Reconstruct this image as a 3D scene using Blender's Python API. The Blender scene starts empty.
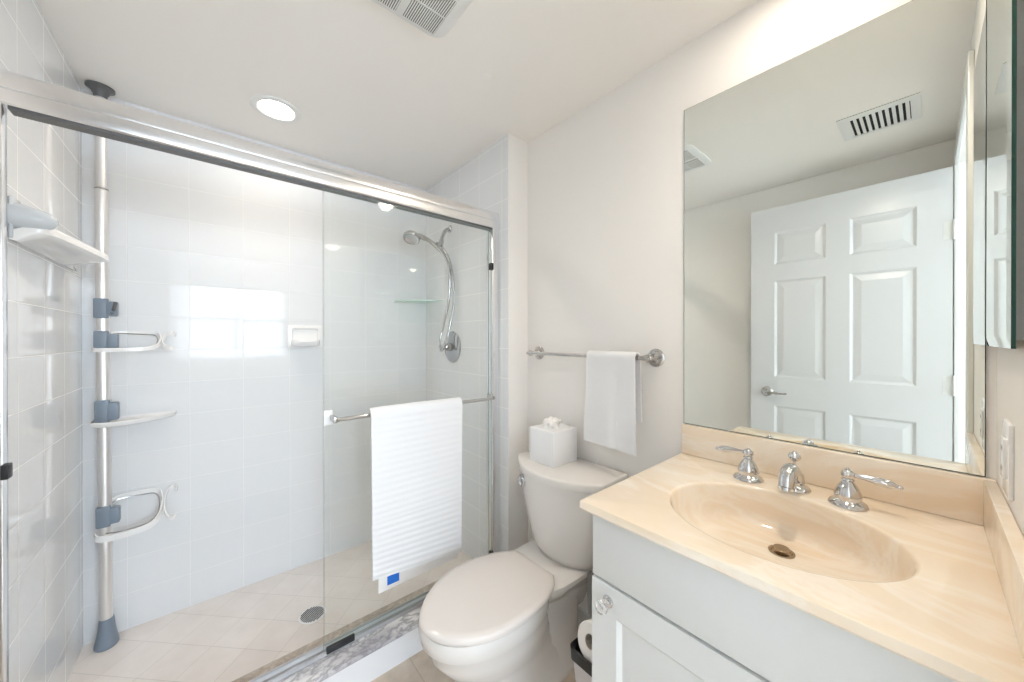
import bpy, bmesh, math, random
from mathutils import Vector, Matrix
random.seed(4)
S = bpy.context.scene
C = S.collection
PI = math.pi

# ---------------------------------------------------------------- camera
EYE = 1.3133
yaw, pitch, roll, FPX, V0 = 0.8659, -0.0023, -0.0003, 354.0713, 339.1717
cy, sy, cp, sp = math.cos(yaw), math.sin(yaw), math.cos(pitch), math.sin(pitch)
fwd = Vector((cy*cp, sy*cp, sp)); rgt = Vector((sy, -cy, 0)); upv = rgt.cross(fwd)
r2 = math.cos(roll)*rgt + math.sin(roll)*upv
u2 = -math.sin(roll)*rgt + math.cos(roll)*upv
cam_data = bpy.data.cameras.new('camera')
cam_data.sensor_width = 36.0
cam_data.lens = FPX/1024*36.0
cam_data.shift_y = (V0-341.0)/1024
cam_data.clip_start = 0.02
cam = bpy.data.objects.new('camera', cam_data)
C.objects.link(cam)
mw = Matrix.Identity(4)
for i in range(3):
    mw[i][0], mw[i][1], mw[i][2] = r2[i], u2[i], -fwd[i]
mw[2][3] = EYE
cam.matrix_world = mw
S.camera = cam

# ---------------------------------------------------------------- world, exposure
W_ = bpy.data.worlds.new('world'); S.world = W_
W_.use_nodes = True
W_.node_tree.nodes['Background'].inputs[0].default_value = (0.8, 0.9, 1, 1)
W_.node_tree.nodes['Background'].inputs[1].default_value = 0.5
S.view_settings.view_transform = 'Standard'
S.view_settings.look = 'None'
S.view_settings.gamma = 1.0
S.view_settings.use_curve_mapping = False
S.view_settings.exposure = 1.62
S.cycles.max_bounces = 14
S.cycles.diffuse_bounces = 8
S.cycles.glossy_bounces = 8
S.cycles.transparent_max_bounces = 24
S.cycles.sample_clamp_indirect = 4.0
LAMP = 17.0          # strength of the downlight lenses
BULB = 9.6           # watts of the bulb behind each lens
DAY = 6.2            # strength of the daylit window beyond the doorway

# ---------------------------------------------------------------- materials
def new_mat(name):
    m = bpy.data.materials.new(name); m.use_nodes = True
    nt = m.node_tree
    return m, nt, nt.nodes['Principled BSDF']

def pbr(name, col, rough=0.5, metal=0.0, spec=0.5, noise=0.0, nscale=8.0, bump=0.0, bscale=60.0, coat=0.0, trans=0.0, ior=1.45):
    m, nt, b = new_mat(name)
    b.inputs['Base Color'].default_value = (*col, 1)
    b.inputs['Roughness'].default_value = rough
    b.inputs['Metallic'].default_value = metal
    b.inputs['Specular IOR Level'].default_value = spec
    b.inputs['Coat Weight'].default_value = coat
    b.inputs['Transmission Weight'].default_value = trans
    b.inputs['IOR'].default_value = ior
    tc = nt.nodes.new('ShaderNodeTexCoord')
    if noise:
        n = nt.nodes.new('ShaderNodeTexNoise'); n.inputs['Scale'].default_value = nscale
        n.inputs['Detail'].default_value = 4
        mx = nt.nodes.new('ShaderNodeMix'); mx.data_type = 'RGBA'
        mx.inputs[6].default_value = (*[c*(1-noise) for c in col], 1)
        mx.inputs[7].default_value = (*[min(1, c*(1+noise)) for c in col], 1)
        nt.links.new(tc.outputs['Object'], n.inputs['Vector'])
        nt.links.new(n.outputs['Fac'], mx.inputs[0]); nt.links.new(mx.outputs[2], b.inputs['Base Color'])
    if bump:
        n2 = nt.nodes.new('ShaderNodeTexNoise'); n2.inputs['Scale'].default_value = bscale
        n2.inputs['Detail'].default_value = 3
        bp = nt.nodes.new('ShaderNodeBump'); bp.inputs['Strength'].default_value = bump
        bp.inputs['Distance'].default_value = 0.002
        nt.links.new(tc.outputs['Object'], n2.inputs['Vector'])
        nt.links.new(n2.outputs['Fac'], bp.inputs['Height']); nt.links.new(bp.outputs[0], b.inputs['Normal'])
    return m

def tile(name, axis, o1, o2, w, h, c1, c2, grout, rough, rot=0.0, mortar=0.0016, wav=0.25):
    """glazed tile in metres: axis 'x' = a wall facing x (runs along y), 'y' = facing y, 'z' = floor"""
    m, nt, b = new_mat(name)
    L = nt.links
    geo = nt.nodes.new('ShaderNodeNewGeometry'); sep = nt.nodes.new('ShaderNodeSeparateXYZ')
    L.new(geo.outputs['Position'], sep.inputs[0])
    com = nt.nodes.new('ShaderNodeCombineXYZ')
    a, bb = {'x': (1, 2), 'y': (0, 2), 'z': (0, 1)}[axis]
    L.new(sep.outputs[a], com.inputs[0]); L.new(sep.outputs[bb], com.inputs[1])
    last = com
    if rot:
        vr = nt.nodes.new('ShaderNodeVectorRotate'); vr.rotation_type = 'Z_AXIS'
        vr.inputs['Angle'].default_value = rot
        L.new(last.outputs[0], vr.inputs['Vector']); last = vr
    add = nt.nodes.new('ShaderNodeVectorMath'); add.operation = 'SUBTRACT'
    add.inputs[1].default_value = (o1-20*w, o2-20*h, 0)
    L.new(last.outputs[0], add.inputs[0])
    br = nt.nodes.new('ShaderNodeTexBrick'); br.offset = 0; br.squash = 1
    br.inputs['Scale'].default_value = 1; br.inputs['Brick Width'].default_value = w
    br.inputs['Row Height'].default_value = h; br.inputs['Mortar Size'].default_value = mortar
    br.inputs['Mortar Smooth'].default_value = 0.4; br.inputs['Bias'].default_value = 0
    br.inputs['Color1'].default_value = (*c1, 1); br.inputs['Color2'].default_value = (*c2, 1)
    br.inputs['Mortar'].default_value = (*grout, 1)
    L.new(add.outputs[0], br.inputs['Vector'])
    n = nt.nodes.new('ShaderNodeTexNoise'); n.inputs['Scale'].default_value = 9; n.inputs['Detail'].default_value = 3
    L.new(geo.outputs['Position'], n.inputs['Vector'])
    if axis == 'z':
        mx = nt.nodes.new('ShaderNodeMix'); mx.data_type = 'RGBA'; mx.blend_type = 'MULTIPLY'
        rp = nt.nodes.new('ShaderNodeValToRGB')
        rp.color_ramp.elements[0].color = (0.72, 0.68, 0.64, 1); rp.color_ramp.elements[0].position = 0.3
        rp.color_ramp.elements[1].color = (1, 1, 1, 1); rp.color_ramp.elements[1].position = 0.65
        mx.inputs[0].default_value = wav
        L.new(n.outputs['Fac'], rp.inputs[0])
        L.new(br.outputs['Color'], mx.inputs[6]); L.new(rp.outputs[0], mx.inputs[7])
        L.new(mx.outputs[2], b.inputs['Base Color'])
    else:
        L.new(br.outputs['Color'], b.inputs['Base Color'])
    bp = nt.nodes.new('ShaderNodeBump'); bp.invert = True
    bp.inputs['Strength'].default_value = 0.5; bp.inputs['Distance'].default_value = 0.0015
    L.new(br.outputs['Fac'], bp.inputs['Height'])
    bp2 = nt.nodes.new('ShaderNodeBump'); bp2.inputs['Strength'].default_value = 0.12 if axis != 'z' else 0.05
    bp2.inputs['Distance'].default_value = 0.004
    L.new(n.outputs['Fac'], bp2.inputs['Height']); L.new(bp.outputs[0], bp2.inputs['Normal'])
    L.new(bp2.outputs[0], b.inputs['Normal'])
    rm = nt.nodes.new('ShaderNodeMath'); rm.operation = 'MULTIPLY_ADD'
    rm.inputs[1].default_value = 0.55; rm.inputs[2].default_value = rough
    L.new(br.outputs['Fac'], rm.inputs[0]); L.new(rm.outputs[0], b.inputs['Roughness'])
    sm = nt.nodes.new('ShaderNodeMath'); sm.operation = 'MULTIPLY_ADD'
    sm.inputs[1].default_value = -0.2; sm.inputs[2].default_value = 0.23 if axis != 'z' else 0.4
    L.new(br.outputs['Fac'], sm.inputs[0]); L.new(sm.outputs[0], b.inputs['Specular IOR Level'])
    return m

def veined(name, base, vein, light, scale, rough, stretch=(1, 1, 1), amt=0.6, width=0.06, dist=1.2):
    m, nt, b = new_mat(name); L = nt.links
    geo = nt.nodes.new('ShaderNodeNewGeometry')
    mp = nt.nodes.new('ShaderNodeMapping'); mp.inputs['Scale'].default_value = stretch
    mp.inputs['Rotation'].default_value = (0, 0, 0.5)
    L.new(geo.outputs['Position'], mp.inputs[0])
    n1 = nt.nodes.new('ShaderNodeTexNoise'); n1.inputs['Scale'].default_value = scale
    n1.inputs['Detail'].default_value = 8; n1.inputs['Roughness'].default_value = 0.62; n1.inputs['Distortion'].default_value = dist
    n2 = nt.nodes.new('ShaderNodeTexNoise'); n2.inputs['Scale'].default_value = scale*0.6
    n2.inputs['Detail'].default_value = 5; n2.inputs['Distortion'].default_value = dist*1.6
    L.new(mp.outputs[0], n1.inputs['Vector']); L.new(mp.outputs[0], n2.inputs['Vector'])
    r1 = nt.nodes.new('ShaderNodeValToRGB'); e = r1.color_ramp.elements
    e[0].position = 0.5-width; e[0].color = (0, 0, 0, 1)
    e[1].position = 0.5; e[1].color = (1, 1, 1, 1)
    x = e.new(0.5+width); x.color = (0, 0, 0, 1)
    L.new(n1.outputs['Fac'], r1.inputs[0])
    r2_ = nt.nodes.new('ShaderNodeValToRGB'); r2_.color_ramp.elements[0].position = 0.35; r2_.color_ramp.elements[1].position = 0.7
    r2_.color_ramp.elements[0].color = (*base, 1); r2_.color_ramp.elements[1].color = (*light, 1)
    L.new(n2.outputs['Fac'], r2_.inputs[0])
    ml = nt.nodes.new('ShaderNodeMath'); ml.operation = 'MULTIPLY'; ml.inputs[1].default_value = amt
    L.new(r1.outputs[0], ml.inputs[0])
    mx = nt.nodes.new('ShaderNodeMix'); mx.data_type = 'RGBA'
    L.new(ml.outputs[0], mx.inputs[0]); L.new(r2_.outputs[0], mx.inputs[6]); mx.inputs[7].default_value = (*vein, 1)
    L.new(mx.outputs[2], b.inputs['Base Color'])
    b.inputs['Roughness'].default_value = rough
    return m

def emit(name, col, strength):
    m = bpy.data.materials.new(name); m.use_nodes = True
    nt = m.node_tree; nt.nodes.clear()
    o = nt.nodes.new('ShaderNodeOutputMaterial'); e = nt.nodes.new('ShaderNodeEmission')
    e.inputs[0].default_value = (*col, 1); e.inputs[1].default_value = strength
    nt.links.new(e.outputs[0], o.inputs[0])
    return m

def pane_mat(name, tint, refl=1.0):
    m = bpy.data.materials.new(name); m.use_nodes = True
    nt = m.node_tree; nt.nodes.clear(); L = nt.links
    o = nt.nodes.new('ShaderNodeOutputMaterial')
    t = nt.nodes.new('ShaderNodeBsdfTransparent'); t.inputs[0].default_value = (*tint, 1)
    g = nt.nodes.new('ShaderNodeBsdfGlossy'); g.inputs['Roughness'].default_value = 0.0
    g.inputs[0].default_value = (0.95, 1.0, 0.97, 1)
    lw = nt.nodes.new('ShaderNodeLayerWeight'); lw.inputs[0].default_value = 0.5
    pw = nt.nodes.new('ShaderNodeMath'); pw.operation = 'POWER'; pw.inputs[1].default_value = 5
    L.new(lw.outputs['Facing'], pw.inputs[0])
    ma = nt.nodes.new('ShaderNodeMath'); ma.operation = 'MULTIPLY_ADD'
    ma.inputs[1].default_value = 0.96*refl; ma.inputs[2].default_value = 0.04*refl
    L.new(pw.outputs[0], ma.inputs[0])
    mix = nt.nodes.new('ShaderNodeMixShader')
    L.new(ma.outputs[0], mix.inputs[0]); L.new(t.outputs[0], mix.inputs[1]); L.new(g.outputs[0], mix.inputs[2])
    L.new(mix.outputs[0], o.inputs[0])
    return m

M = {}
M['paint'] = pbr('wall_paint', (0.85, 0.825, 0.795), 0.6, bump=0.05, bscale=220)
M['ceiling'] = pbr('ceiling_paint', (0.905, 0.872, 0.835), 0.7, bump=0.05, bscale=180)
TW = (0.755, 0.765, 0.775)
M['tile_x'] = tile('glazed_tile_side', 'x', 2.038, 1.2614, .2032, .1524, TW, (0.77, 0.775, 0.78), (0.90, 0.88, 0.86), 0.05)
M['tile_y'] = tile('glazed_tile_back', 'y', -0.2794, 1.2614, .2032, .1524, TW, (0.77, 0.775, 0.78), (0.83, 0.83, 0.83), 0.05)
M['sh_floor'] = tile('shower_floor_tile', 'z', 0.0, 0.0, .151, .151, (0.86, 0.80, 0.76), (0.84, 0.78, 0.74), (0.64, 0.59, 0.55), 0.25, rot=PI/4, mortar=0.0014, wav=0.25)
M['bath_floor'] = tile('bath_floor_stone_tile', 'z', 0.62, 1.15, .33, .33, (0.70, 0.60, 0.50), (0.66, 0.57, 0.47), (0.50, 0.43, 0.36), 0.25, mortar=0.002, wav=0.95)
M['counter'] = veined('cream_marble', (0.83, 0.685, 0.52), (0.92, 0.86, 0.78), (0.88, 0.78, 0.65), 3.4, 0.12, (1.2, 0.55, 1.5), 0.6, 0.07)
M['curb'] = veined('grey_veined_marble', (0.46, 0.44, 0.46), (0.20, 0.19, 0.22), (0.84, 0.82, 0.81), 14.0, 0.15, (0.7, 1.2, 1), 0.7, 0.07, 0.35)
M['curb_in'] = veined('brown_speckled_curb', (0.44, 0.36, 0.29), (0.25, 0.20, 0.16), (0.66, 0.57, 0.49), 22.0, 0.3, (1, 1, 1), 0.5, 0.12)  # inner part of the curb top, coloured browner and more speckled
M['white'] = pbr('white_semigloss', (0.67, 0.67, 0.655), 0.28)
M['door'] = pbr('white_door_paint', (0.65, 0.65, 0.655), 0.25)
M['curb_face'] = pbr('white_curb_face', (0.78, 0.78, 0.79), 0.3)
M['porcelain'] = pbr('porcelain', (0.75, 0.72, 0.69), 0.06, coat=0.3)
M['seat'] = pbr('seat_plastic', (0.73, 0.68, 0.645), 0.16)
M['chrome'] = pbr('chrome', (0.66, 0.66, 0.67), 0.07, 1.0)
M['brushed'] = pbr('bright_aluminium', (0.88, 0.88, 0.89), 0.22, 1.0)
M['shchrome'] = pbr('grey_chrome', (0.50, 0.50, 0.51), 0.12, 1.0)
M['track'] = pbr('dull_aluminium', (0.62, 0.62, 0.63), 0.5, 1.0)
M['satin'] = pbr('satin_aluminium', (0.86, 0.845, 0.835), 0.42, 1.0)
M['nickel'] = pbr('dark_nickel', (0.55, 0.54, 0.53), 0.18, 1.0)
M['bronze'] = pbr('drain_bronze', (0.42, 0.34, 0.25), 0.2, 1.0)
M['black'] = pbr('black_rubber', (0.02, 0.02, 0.022), 0.4)
M['greyplastic'] = pbr('blue_grey_plastic', (0.21, 0.255, 0.31), 0.35)
M['darkcap'] = pbr('dark_cap_plastic', (0.12, 0.12, 0.12), 0.4)
M['whiteplastic'] = pbr('white_plastic', (0.84, 0.83, 0.82), 0.2)
M['ceramic'] = pbr('white_ceramic', (0.86, 0.85, 0.84), 0.06)
M['palegrey'] = pbr('pale_grey_glaze', (0.62, 0.65, 0.68), 0.12)
M['towel'] = pbr('white_terry', (0.80, 0.80, 0.81), 0.95, spec=0.1, bump=0.25, bscale=900)
M['hem'] = pbr('woven_hem', (0.84, 0.83, 0.82), 0.9, spec=0.1, bump=0.3, bscale=500)
M['blue'] = pbr('blue_label', (0.02, 0.16, 0.62), 0.6, noise=0.25, nscale=160)
M['paper'] = pbr('white_paper', (0.88, 0.86, 0.84), 0.9, spec=0.1)
M['card'] = pbr('white_box_card', (0.82, 0.82, 0.83), 0.45)
M['mirror'] = pbr('mirror_silver', (0.865, 0.90, 0.865), 0.0, 1.0)
M['mirror_edge'] = pbr('mirror_edge', (0.03, 0.05, 0.045), 0.2)
M['green_edge'] = pbr('green_glass_edge', (0.01, 0.07, 0.055), 0.1)
M['glass'] = pane_mat('shower_glass', (0.994, 0.9985, 0.996), 0.38)
M['edge_glass'] = pbr('glass_edge', (0.35, 0.42, 0.40), 0.15)
M['shelf_glass'] = pane_mat('shelf_glass', (0.88, 0.95, 0.92))
M['shelf_edge'] = pbr('shelf_glass_edge', (0.55, 0.66, 0.62), 0.1)
M['crystal'] = pbr('acrylic_crystal', (0.95, 0.93, 0.92), 0.02, trans=0.9)
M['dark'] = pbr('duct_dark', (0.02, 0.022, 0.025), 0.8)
M['slotgrey'] = pbr('fan_dark', (0.10, 0.09, 0.085), 0.8)
M['ventwhite'] = pbr('vent_enamel', (0.80, 0.80, 0.79), 0.35)
M['lens'] = emit('lamp_lens', (1.0, 0.885, 0.75), LAMP)
M['day'] = emit('daylight_pane', (0.73, 0.86, 1.0), DAY)
M['binbody'] = pbr('pale_bin_plastic', (0.62, 0.59, 0.60), 0.3)
M['bag'] = pbr('black_bin_liner', (0.012, 0.012, 0.014), 0.35)
M['room'] = pbr('bedroom_paint', (0.80, 0.79, 0.77), 0.7)
M['carpet'] = pbr('bedroom_carpet', (0.55, 0.50, 0.44), 0.95, bump=0.4, bscale=300)
M['braid'] = pbr('braided_steel', (0.42, 0.43, 0.42), 0.4, 0.6, bump=0.5, bscale=400)
M['core'] = pbr('grey_card_core', (0.42, 0.37, 0.32), 0.9)

# ---------------------------------------------------------------- mesh helpers
def tagit(o, label=None, cat=None, group=None, kind=None):
    if label: o['label'] = label
    if cat: o['category'] = cat
    if group: o['group'] = group
    if kind: o['kind'] = kind
    return o

def empty(name, loc, label, cat, group=None):
    o = bpy.data.objects.new(name, None); C.objects.link(o)
    o.location = loc; o.empty_display_size = 0.05
    return tagit(o, label, cat, group)

def world_loc(o):
    v = Vector((0, 0, 0))
    while o is not None:
        v += o.location; o = o.parent
    return v

def obj(name, bm, mats, parent=None, angle=35, origin=None, label=None, smooth=True):
    """bm is in world coordinates; link it as one mesh object under parent"""
    if not isinstance(mats, (list, tuple)): mats = [mats]
    bmesh.ops.recalc_face_normals(bm, faces=bm.faces[:])
    base = world_loc(parent) if parent else Vector((0, 0, 0))
    if origin is None:
        if parent: org = base
        else:
            xs = [v.co for v in bm.verts]
            org = Vector(((min(v.x for v in xs)+max(v.x for v in xs))/2, (min(v.y for v in xs)+max(v.y for v in xs))/2, min(v.z for v in xs)))
    else: org = Vector(origin)
    bmesh.ops.translate(bm, vec=-org, verts=bm.verts[:])
    if smooth:
        ca = math.radians(angle)
        for e in bm.edges:
            if len(e.link_faces) == 2:
                e.smooth = e.calc_face_angle(0) < ca
        for f in bm.faces: f.smooth = True
    me = bpy.data.meshes.new(name); bm.to_mesh(me); bm.free()
    for m in mats: me.materials.append(m)
    o = bpy.data.objects.new(name, me); C.objects.link(o)
    if parent:
        o.parent = parent; o.location = org-base
    else: o.location = org
    if label: o['label'] = label
    return o

def BM(): return bmesh.new()

def box(bm, a, b, bev=0.0, seg=2, mat=0):
    x0, y0, z0 = [min(a[i], b[i]) for i in range(3)]; x1, y1, z1 = [max(a[i], b[i]) for i in range(3)]
    vs = [bm.verts.new(p) for p in [(x0, y0, z0), (x1, y0, z0), (x1, y1, z0), (x0, y1, z0), (x0, y0, z1), (x1, y0, z1), (x1, y1, z1), (x0, y1, z1)]]
    fs = [bm.faces.new([vs[i] for i in q]) for q in [(0, 3, 2, 1), (4, 5, 6, 7), (0, 1, 5, 4), (1, 2, 6, 5), (2, 3, 7, 6), (3, 0, 4, 7)]]
    for f in fs: f.material_index = mat
    if bev > 0:
        es = list({e for f in fs for e in f.edges})
        bmesh.ops.bevel(bm, geom=es, offset=bev, segments=seg, profile=0.5, affect='EDGES')
    return fs

def loft(bm, rings, cap0=True, cap1=True, closed=True, mat=0):
    vr = [[bm.verts.new(p) for p in r] for r in rings]
    n = len(vr[0])
    for a, b in zip(vr, vr[1:]):
        for i in range(n if closed else n-1):
            j = (i+1) % n
            f = bm.faces.new([a[i], a[j], b[j], b[i]]); f.material_index = mat
    if cap0: bm.faces.new(list(reversed(vr[0]))).material_index = mat
    if cap1: bm.faces.new(vr[-1]).material_index = mat
    return vr

def frame_of(d):
    d = Vector(d).normalized()
    a = Vector((0, 0, 1)) if abs(d.z) < 0.9 else Vector((1, 0, 0))
    u = d.cross(a).normalized(); v = d.cross(u).normalized()
    return d, u, v

def lathe(bm, prof, o, axis=(0, 0, 1), n=28, sx=1.0, sy_=1.0, mat=0, caps=True):
    """prof = [(radius, height)] about axis from o"""
    d, u, v = frame_of(axis); o = Vector(o)
    rings = []
    for r, h in prof:
        r = max(r, 1e-5)
        rings.append([o+d*h+u*(r*sx*math.cos(2*PI*k/n))+v*(r*sy_*math.sin(2*PI*k/n)) for k in range(n)])
    loft(bm, rings, caps, caps, mat=mat)

def spline(pts, n=8):
    P = [Vector(p) for p in pts]; out = []
    for i in range(len(P)-1):
        p0 = P[max(i-1, 0)]; p1 = P[i]; p2 = P[i+1]; p3 = P[min(i+2, len(P)-1)]
        for k in range(n):
            t = k/n
            out.append(0.5*((2*p1)+(-p0+p2)*t+(2*p0-5*p1+4*p2-p3)*t*t+(-p0+3*p1-3*p2+p3)*t**3))
    out.append(P[-1]); return out

def tube(bm, pts, r, n=12, closed=False, mat=0, flat=None):
    """r: number or list; flat=(up vector, half width, half height) sweeps a flat band instead"""
    P = [Vector(p) for p in pts]; m = len(P)
    rs = r if isinstance(r, (list, tuple)) else [r]*m
    tang = []
    for i in range(m):
        a = P[(i-1) % m] if (closed or i > 0) else P[0]
        b = P[(i+1) % m] if (closed or i < m-1) else P[-1]
        tang.append((b-a).normalized())
    d, u, v = frame_of(tang[0])
    rings = []
    for i in range(m):
        t = tang[i]
        u = (u-t*u.dot(t)).normalized(); v = t.cross(u)
        if flat:
            up = Vector(flat[0]); s = t.cross(up).normalized(); w = s.cross(t)
            hw, hh = flat[1], flat[2]
            rings.append([P[i]+w*(hw*a)+s*(hh*b) for a, b in ((1, 1), (1, -1), (-1, -1), (-1, 1))])
        else:
            rings.append([P[i]+u*(rs[i]*math.cos(2*PI*k/n))+v*(rs[i]*math.sin(2*PI*k/n)) for k in range(n)])
    if closed:
        rings.append(rings[0])
        vr = [[bm.verts.new(p) for p in q] for q in rings[:-1]]
        k = len(vr[0])
        for i in range(m):
            a, b = vr[i], vr[(i+1) % m]
            for j in range(k): bm.faces.new([a[j], a[(j+1) % k], b[(j+1) % k], b[j]]).material_index = mat
    else: loft(bm, rings, mat=mat)

def ball(bm, c, r, sx=1, sy_=1, sz=1, mat=0, seg=20):
    res = bmesh.ops.create_uvsphere(bm, u_segments=seg, v_segments=seg//2+2, radius=r)
    for v in res['verts']: v.co = Vector((v.co.x*sx+c[0], v.co.y*sy_+c[1], v.co.z*sz+c[2]))

def ring_scale(ring, s, z=None, dz=0.0):
    c = sum((Vector(p) for p in ring), Vector())/len(ring)
    return [Vector((c.x+(p[0]-c.x)*s, c.y+(p[1]-c.y)*s, (p[2] if z is None else z)+dz)) for p in ring]

def panel_face(bm, mapf, us, vs, panels, d_groove=0.007, d_field=0.002, w1=0.012, w2=0.03):
    """front face on a grid (us x vs); cells in panels are pressed-in moulded panels; mapf(u,v,depth)->point"""
    cache = {}
    def V(u, v, d):
        k = (round(u, 5), round(v, 5), round(d, 5))
        if k not in cache: cache[k] = bm.verts.new(mapf(u, v, d))
        return cache[k]
    for i in range(len(us)-1):
        for j in range(len(vs)-1):
            a, b, c, d = us[i], us[i+1], vs[j], vs[j+1]
            if (i, j) in panels:
                prev = None
                for off, dep in ((0, 0), (w1, d_groove), (w1+0.006, d_groove), (w1+0.006+w2, d_field)):
                    q = [V(a+off, c+off, dep), V(b-off, c+off, dep), V(b-off, d-off, dep), V(a+off, d-off, dep)]
                    if prev:
                        for k in range(4):
                            bm.faces.new([prev[k], prev[(k+1) % 4], q[(k+1) % 4], q[k]])
                    prev = q
                bm.faces.new(prev)
            else:
                bm.faces.new([V(a, c, 0), V(b, c, 0), V(b, d, 0), V(a, d, 0)])
    return V

# ---------------------------------------------------------------- the setting
XW, XL, YR, YRET, YB, XS = 1.2793, -0.4061, -0.0953, 1.3761, 2.275, 1.1465
ZC, ZS = 2.349, 0.038
DX0, DX1, DZ = -0.240, 0.62, 2.172       # doorway in the south wall
def struct(name, bm, m, label=None, cat=None, **k):
    o = obj(name, bm, m, smooth=k.get('smooth', False)); o['kind'] = 'structure'
    if label: o['label'] = label; o['category'] = cat
    return o
b = BM(); box(b, (XL-.1, YR-.12, -.1), (XW+.1, YRET+.02, 0)); struct('floor', b, M['bath_floor'], 'tan mottled stone tile floor of the bathroom', 'floor')
b = BM(); box(b, (XL-.1, YRET+.02, -.1), (XW+.1, YB+.1, ZS)); struct('floor_shower', b, M['sh_floor'], 'beige shower floor tiles laid on the diagonal', 'floor')
b = BM(); box(b, (XL-.1, YR-.12, ZC), (XW+.1, YB+.1, ZC+.1)); struct('ceiling', b, M['ceiling'], 'plain off-white ceiling', 'ceiling')
b = BM(); box(b, (XW, YR-.12, 0), (XW+.1, YRET, ZC)); struct('wall_east', b, M['paint'], 'off-white painted wall behind vanity and toilet', 'wall')
b = BM(); box(b, (XL-.1, YR-.12, 0), (XL, YRET, ZC)); struct('wall_west', b, M['paint'], 'painted wall behind the open door', 'wall')
b = BM(); box(b, (XL-.1, YRET, 0), (XL, YB, ZC)); struct('wall_west_shower', b, M['tile_x'], 'white glazed tile wall on the left of the shower', 'wall')
b = BM(); box(b, (XL-.1, YB, 0), (XW+.1, YB+.1, ZC)); struct('wall_north', b, M['tile_y'], 'white glazed tile back wall of the shower', 'wall')
b = BM(); fs = box(b, (XS, YRET, 0), (XW+.1, YB, ZC), mat=0)
for f in fs:
    f.normal_update()
    f.material_index = 0 if f.normal.x < -.5 else 1
struct('wall_east_shower', b, [M['tile_x'], M['paint']], 'tiled shower wall with the shower head, painted at its near end', 'wall')
b = BM()
box(b, (DX1, YR-.12, 0), (XW, YR, ZC)); box(b, (XL, YR-.12, 0), (DX0, YR, ZC)); box(b, (DX0, YR-.12, DZ), (DX1, YR, ZC))
struct('wall_south', b, M['paint'], 'painted wall with the doorway and the medicine cabinet', 'wall')
# door casing (room side)
b = BM()
for a, c in (((DX1-.004, YR, 0), (DX1+.066, YR+.014, DZ+.066)), ((DX0-.066, YR, 0), (DX0+.002, YR+.014, DZ+.066)), ((DX0+.0025, YR, DZ-.004), (DX1-.0045, YR+.014, DZ+.066))):
    box(b, a, c, 0.003)
struct('trim_1', b, M['white'], 'white casing round the doorway', 'door casing')
b = BM(); box(b, (XW-.012, .60, 0), (XW, YRET, .09), .003); struct('baseboard_east', b, M['white'], 'white baseboard behind the toilet', 'baseboard')
# the bedroom beyond the doorway, which lends the daylight
BX0, BX1, BY, BZ = -1.3, 2.0, -3.1, 2.5
b = BM(); box(b, (BX0-.1, BY-.1, -.1), (BX1+.1, YR-.12, 0)); struct('floor_bedroom', b, M['carpet'])
b = BM(); box(b, (BX0-.1, BY-.1, BZ), (BX1+.1, YR-.12, BZ+.1)); struct('ceiling_bedroom', b, M['ceiling'])
b = BM(); box(b, (BX0-.1, BY, 0), (BX0, YR-.12, BZ)); struct('wall_bedroom_west', b, M['room'])
b = BM(); box(b, (BX1, BY, 0), (BX1+.1, YR-.12, BZ)); struct('wall_bedroom_east', b, M['room'])
b = BM()
box(b, (BX0, YR-.14, 0), (XL-.1, YR-.12, BZ)); box(b, (XW+.1, YR-.14, 0), (BX1, YR-.12, BZ)); box(b, (XL-.1, YR-.14, ZC), (XW+.1, YR-.12, BZ))
struct('wall_bedroom_north', b, M['room'])
WX0, WX1, WZ0, WZ1 = -1.0, 1.7, 0.95, 2.2
b = BM()
box(b, (BX0, BY-.1, 0), (WX0, BY, BZ)); box(b, (WX1, BY-.1, 0), (BX1, BY, BZ)); box(b, (WX0, BY-.1, 0), (WX1, BY, WZ0)); box(b, (WX0, BY-.1, WZ1), (WX1, BY, BZ))
struct('wall_bedroom_south', b, M['room'])
b = BM(); box(b, (WX0, BY-.09, WZ0), (WX1, BY-.07, WZ1)); win = struct('window_1', b, M['day'], 'bright daylit bedroom window', 'window')
b = BM()
for x in (WX0, -.32, .35, 1.02, WX1): box(b, (x-.025, BY-.07, WZ0), (x+.025, BY-.03, WZ1), .004)
for z in (WZ0+.02, 1.62, WZ1-.02): box(b, (WX0, BY-.068, z-.02), (WX1, BY-.035, z+.02), .004)
obj('window_frame', b, M['white'], win)

# ---------------------------------------------------------------- the open door
XD, DY0, DY1, DZ1 = -0.24, YR+.017, 0.777, 2.16
b = BM()
us = [DY0, .039, .292, .396, .647, DY1]; vs = [0.01, .25, .878, 1.062, 1.685, 1.79, 2.0, DZ1]
pan = {(i, j) for i in (1, 3) for j in (1, 3, 5)}
panel_face(b, lambda u, v, d: (XD-d, u, v), us, vs, pan)
panel_face(b, lambda u, v, d: (XD-.035+d, u, v), us, vs, pan)
for i in range(len(us)-1):
    for z in (vs[0], vs[-1]): b.faces.new([b.verts.new(p) for p in [(XD, us[i], z), (XD, us[i+1], z), (XD-.035, us[i+1], z), (XD-.035, us[i], z)]])
for j in range(len(vs)-1):
    for y in (DY0, DY1): b.faces.new([b.verts.new(p) for p in [(XD, y, vs[j]), (XD, y, vs[j+1]), (XD-.035, y, vs[j+1]), (XD-.035, y, vs[j])]])
bmesh.ops.remove_doubles(b, verts=b.verts[:], dist=1e-4)
door = struct('door_1', b, M['door'], 'white six-panel door standing open, seen in the mirror', 'door')
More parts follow.
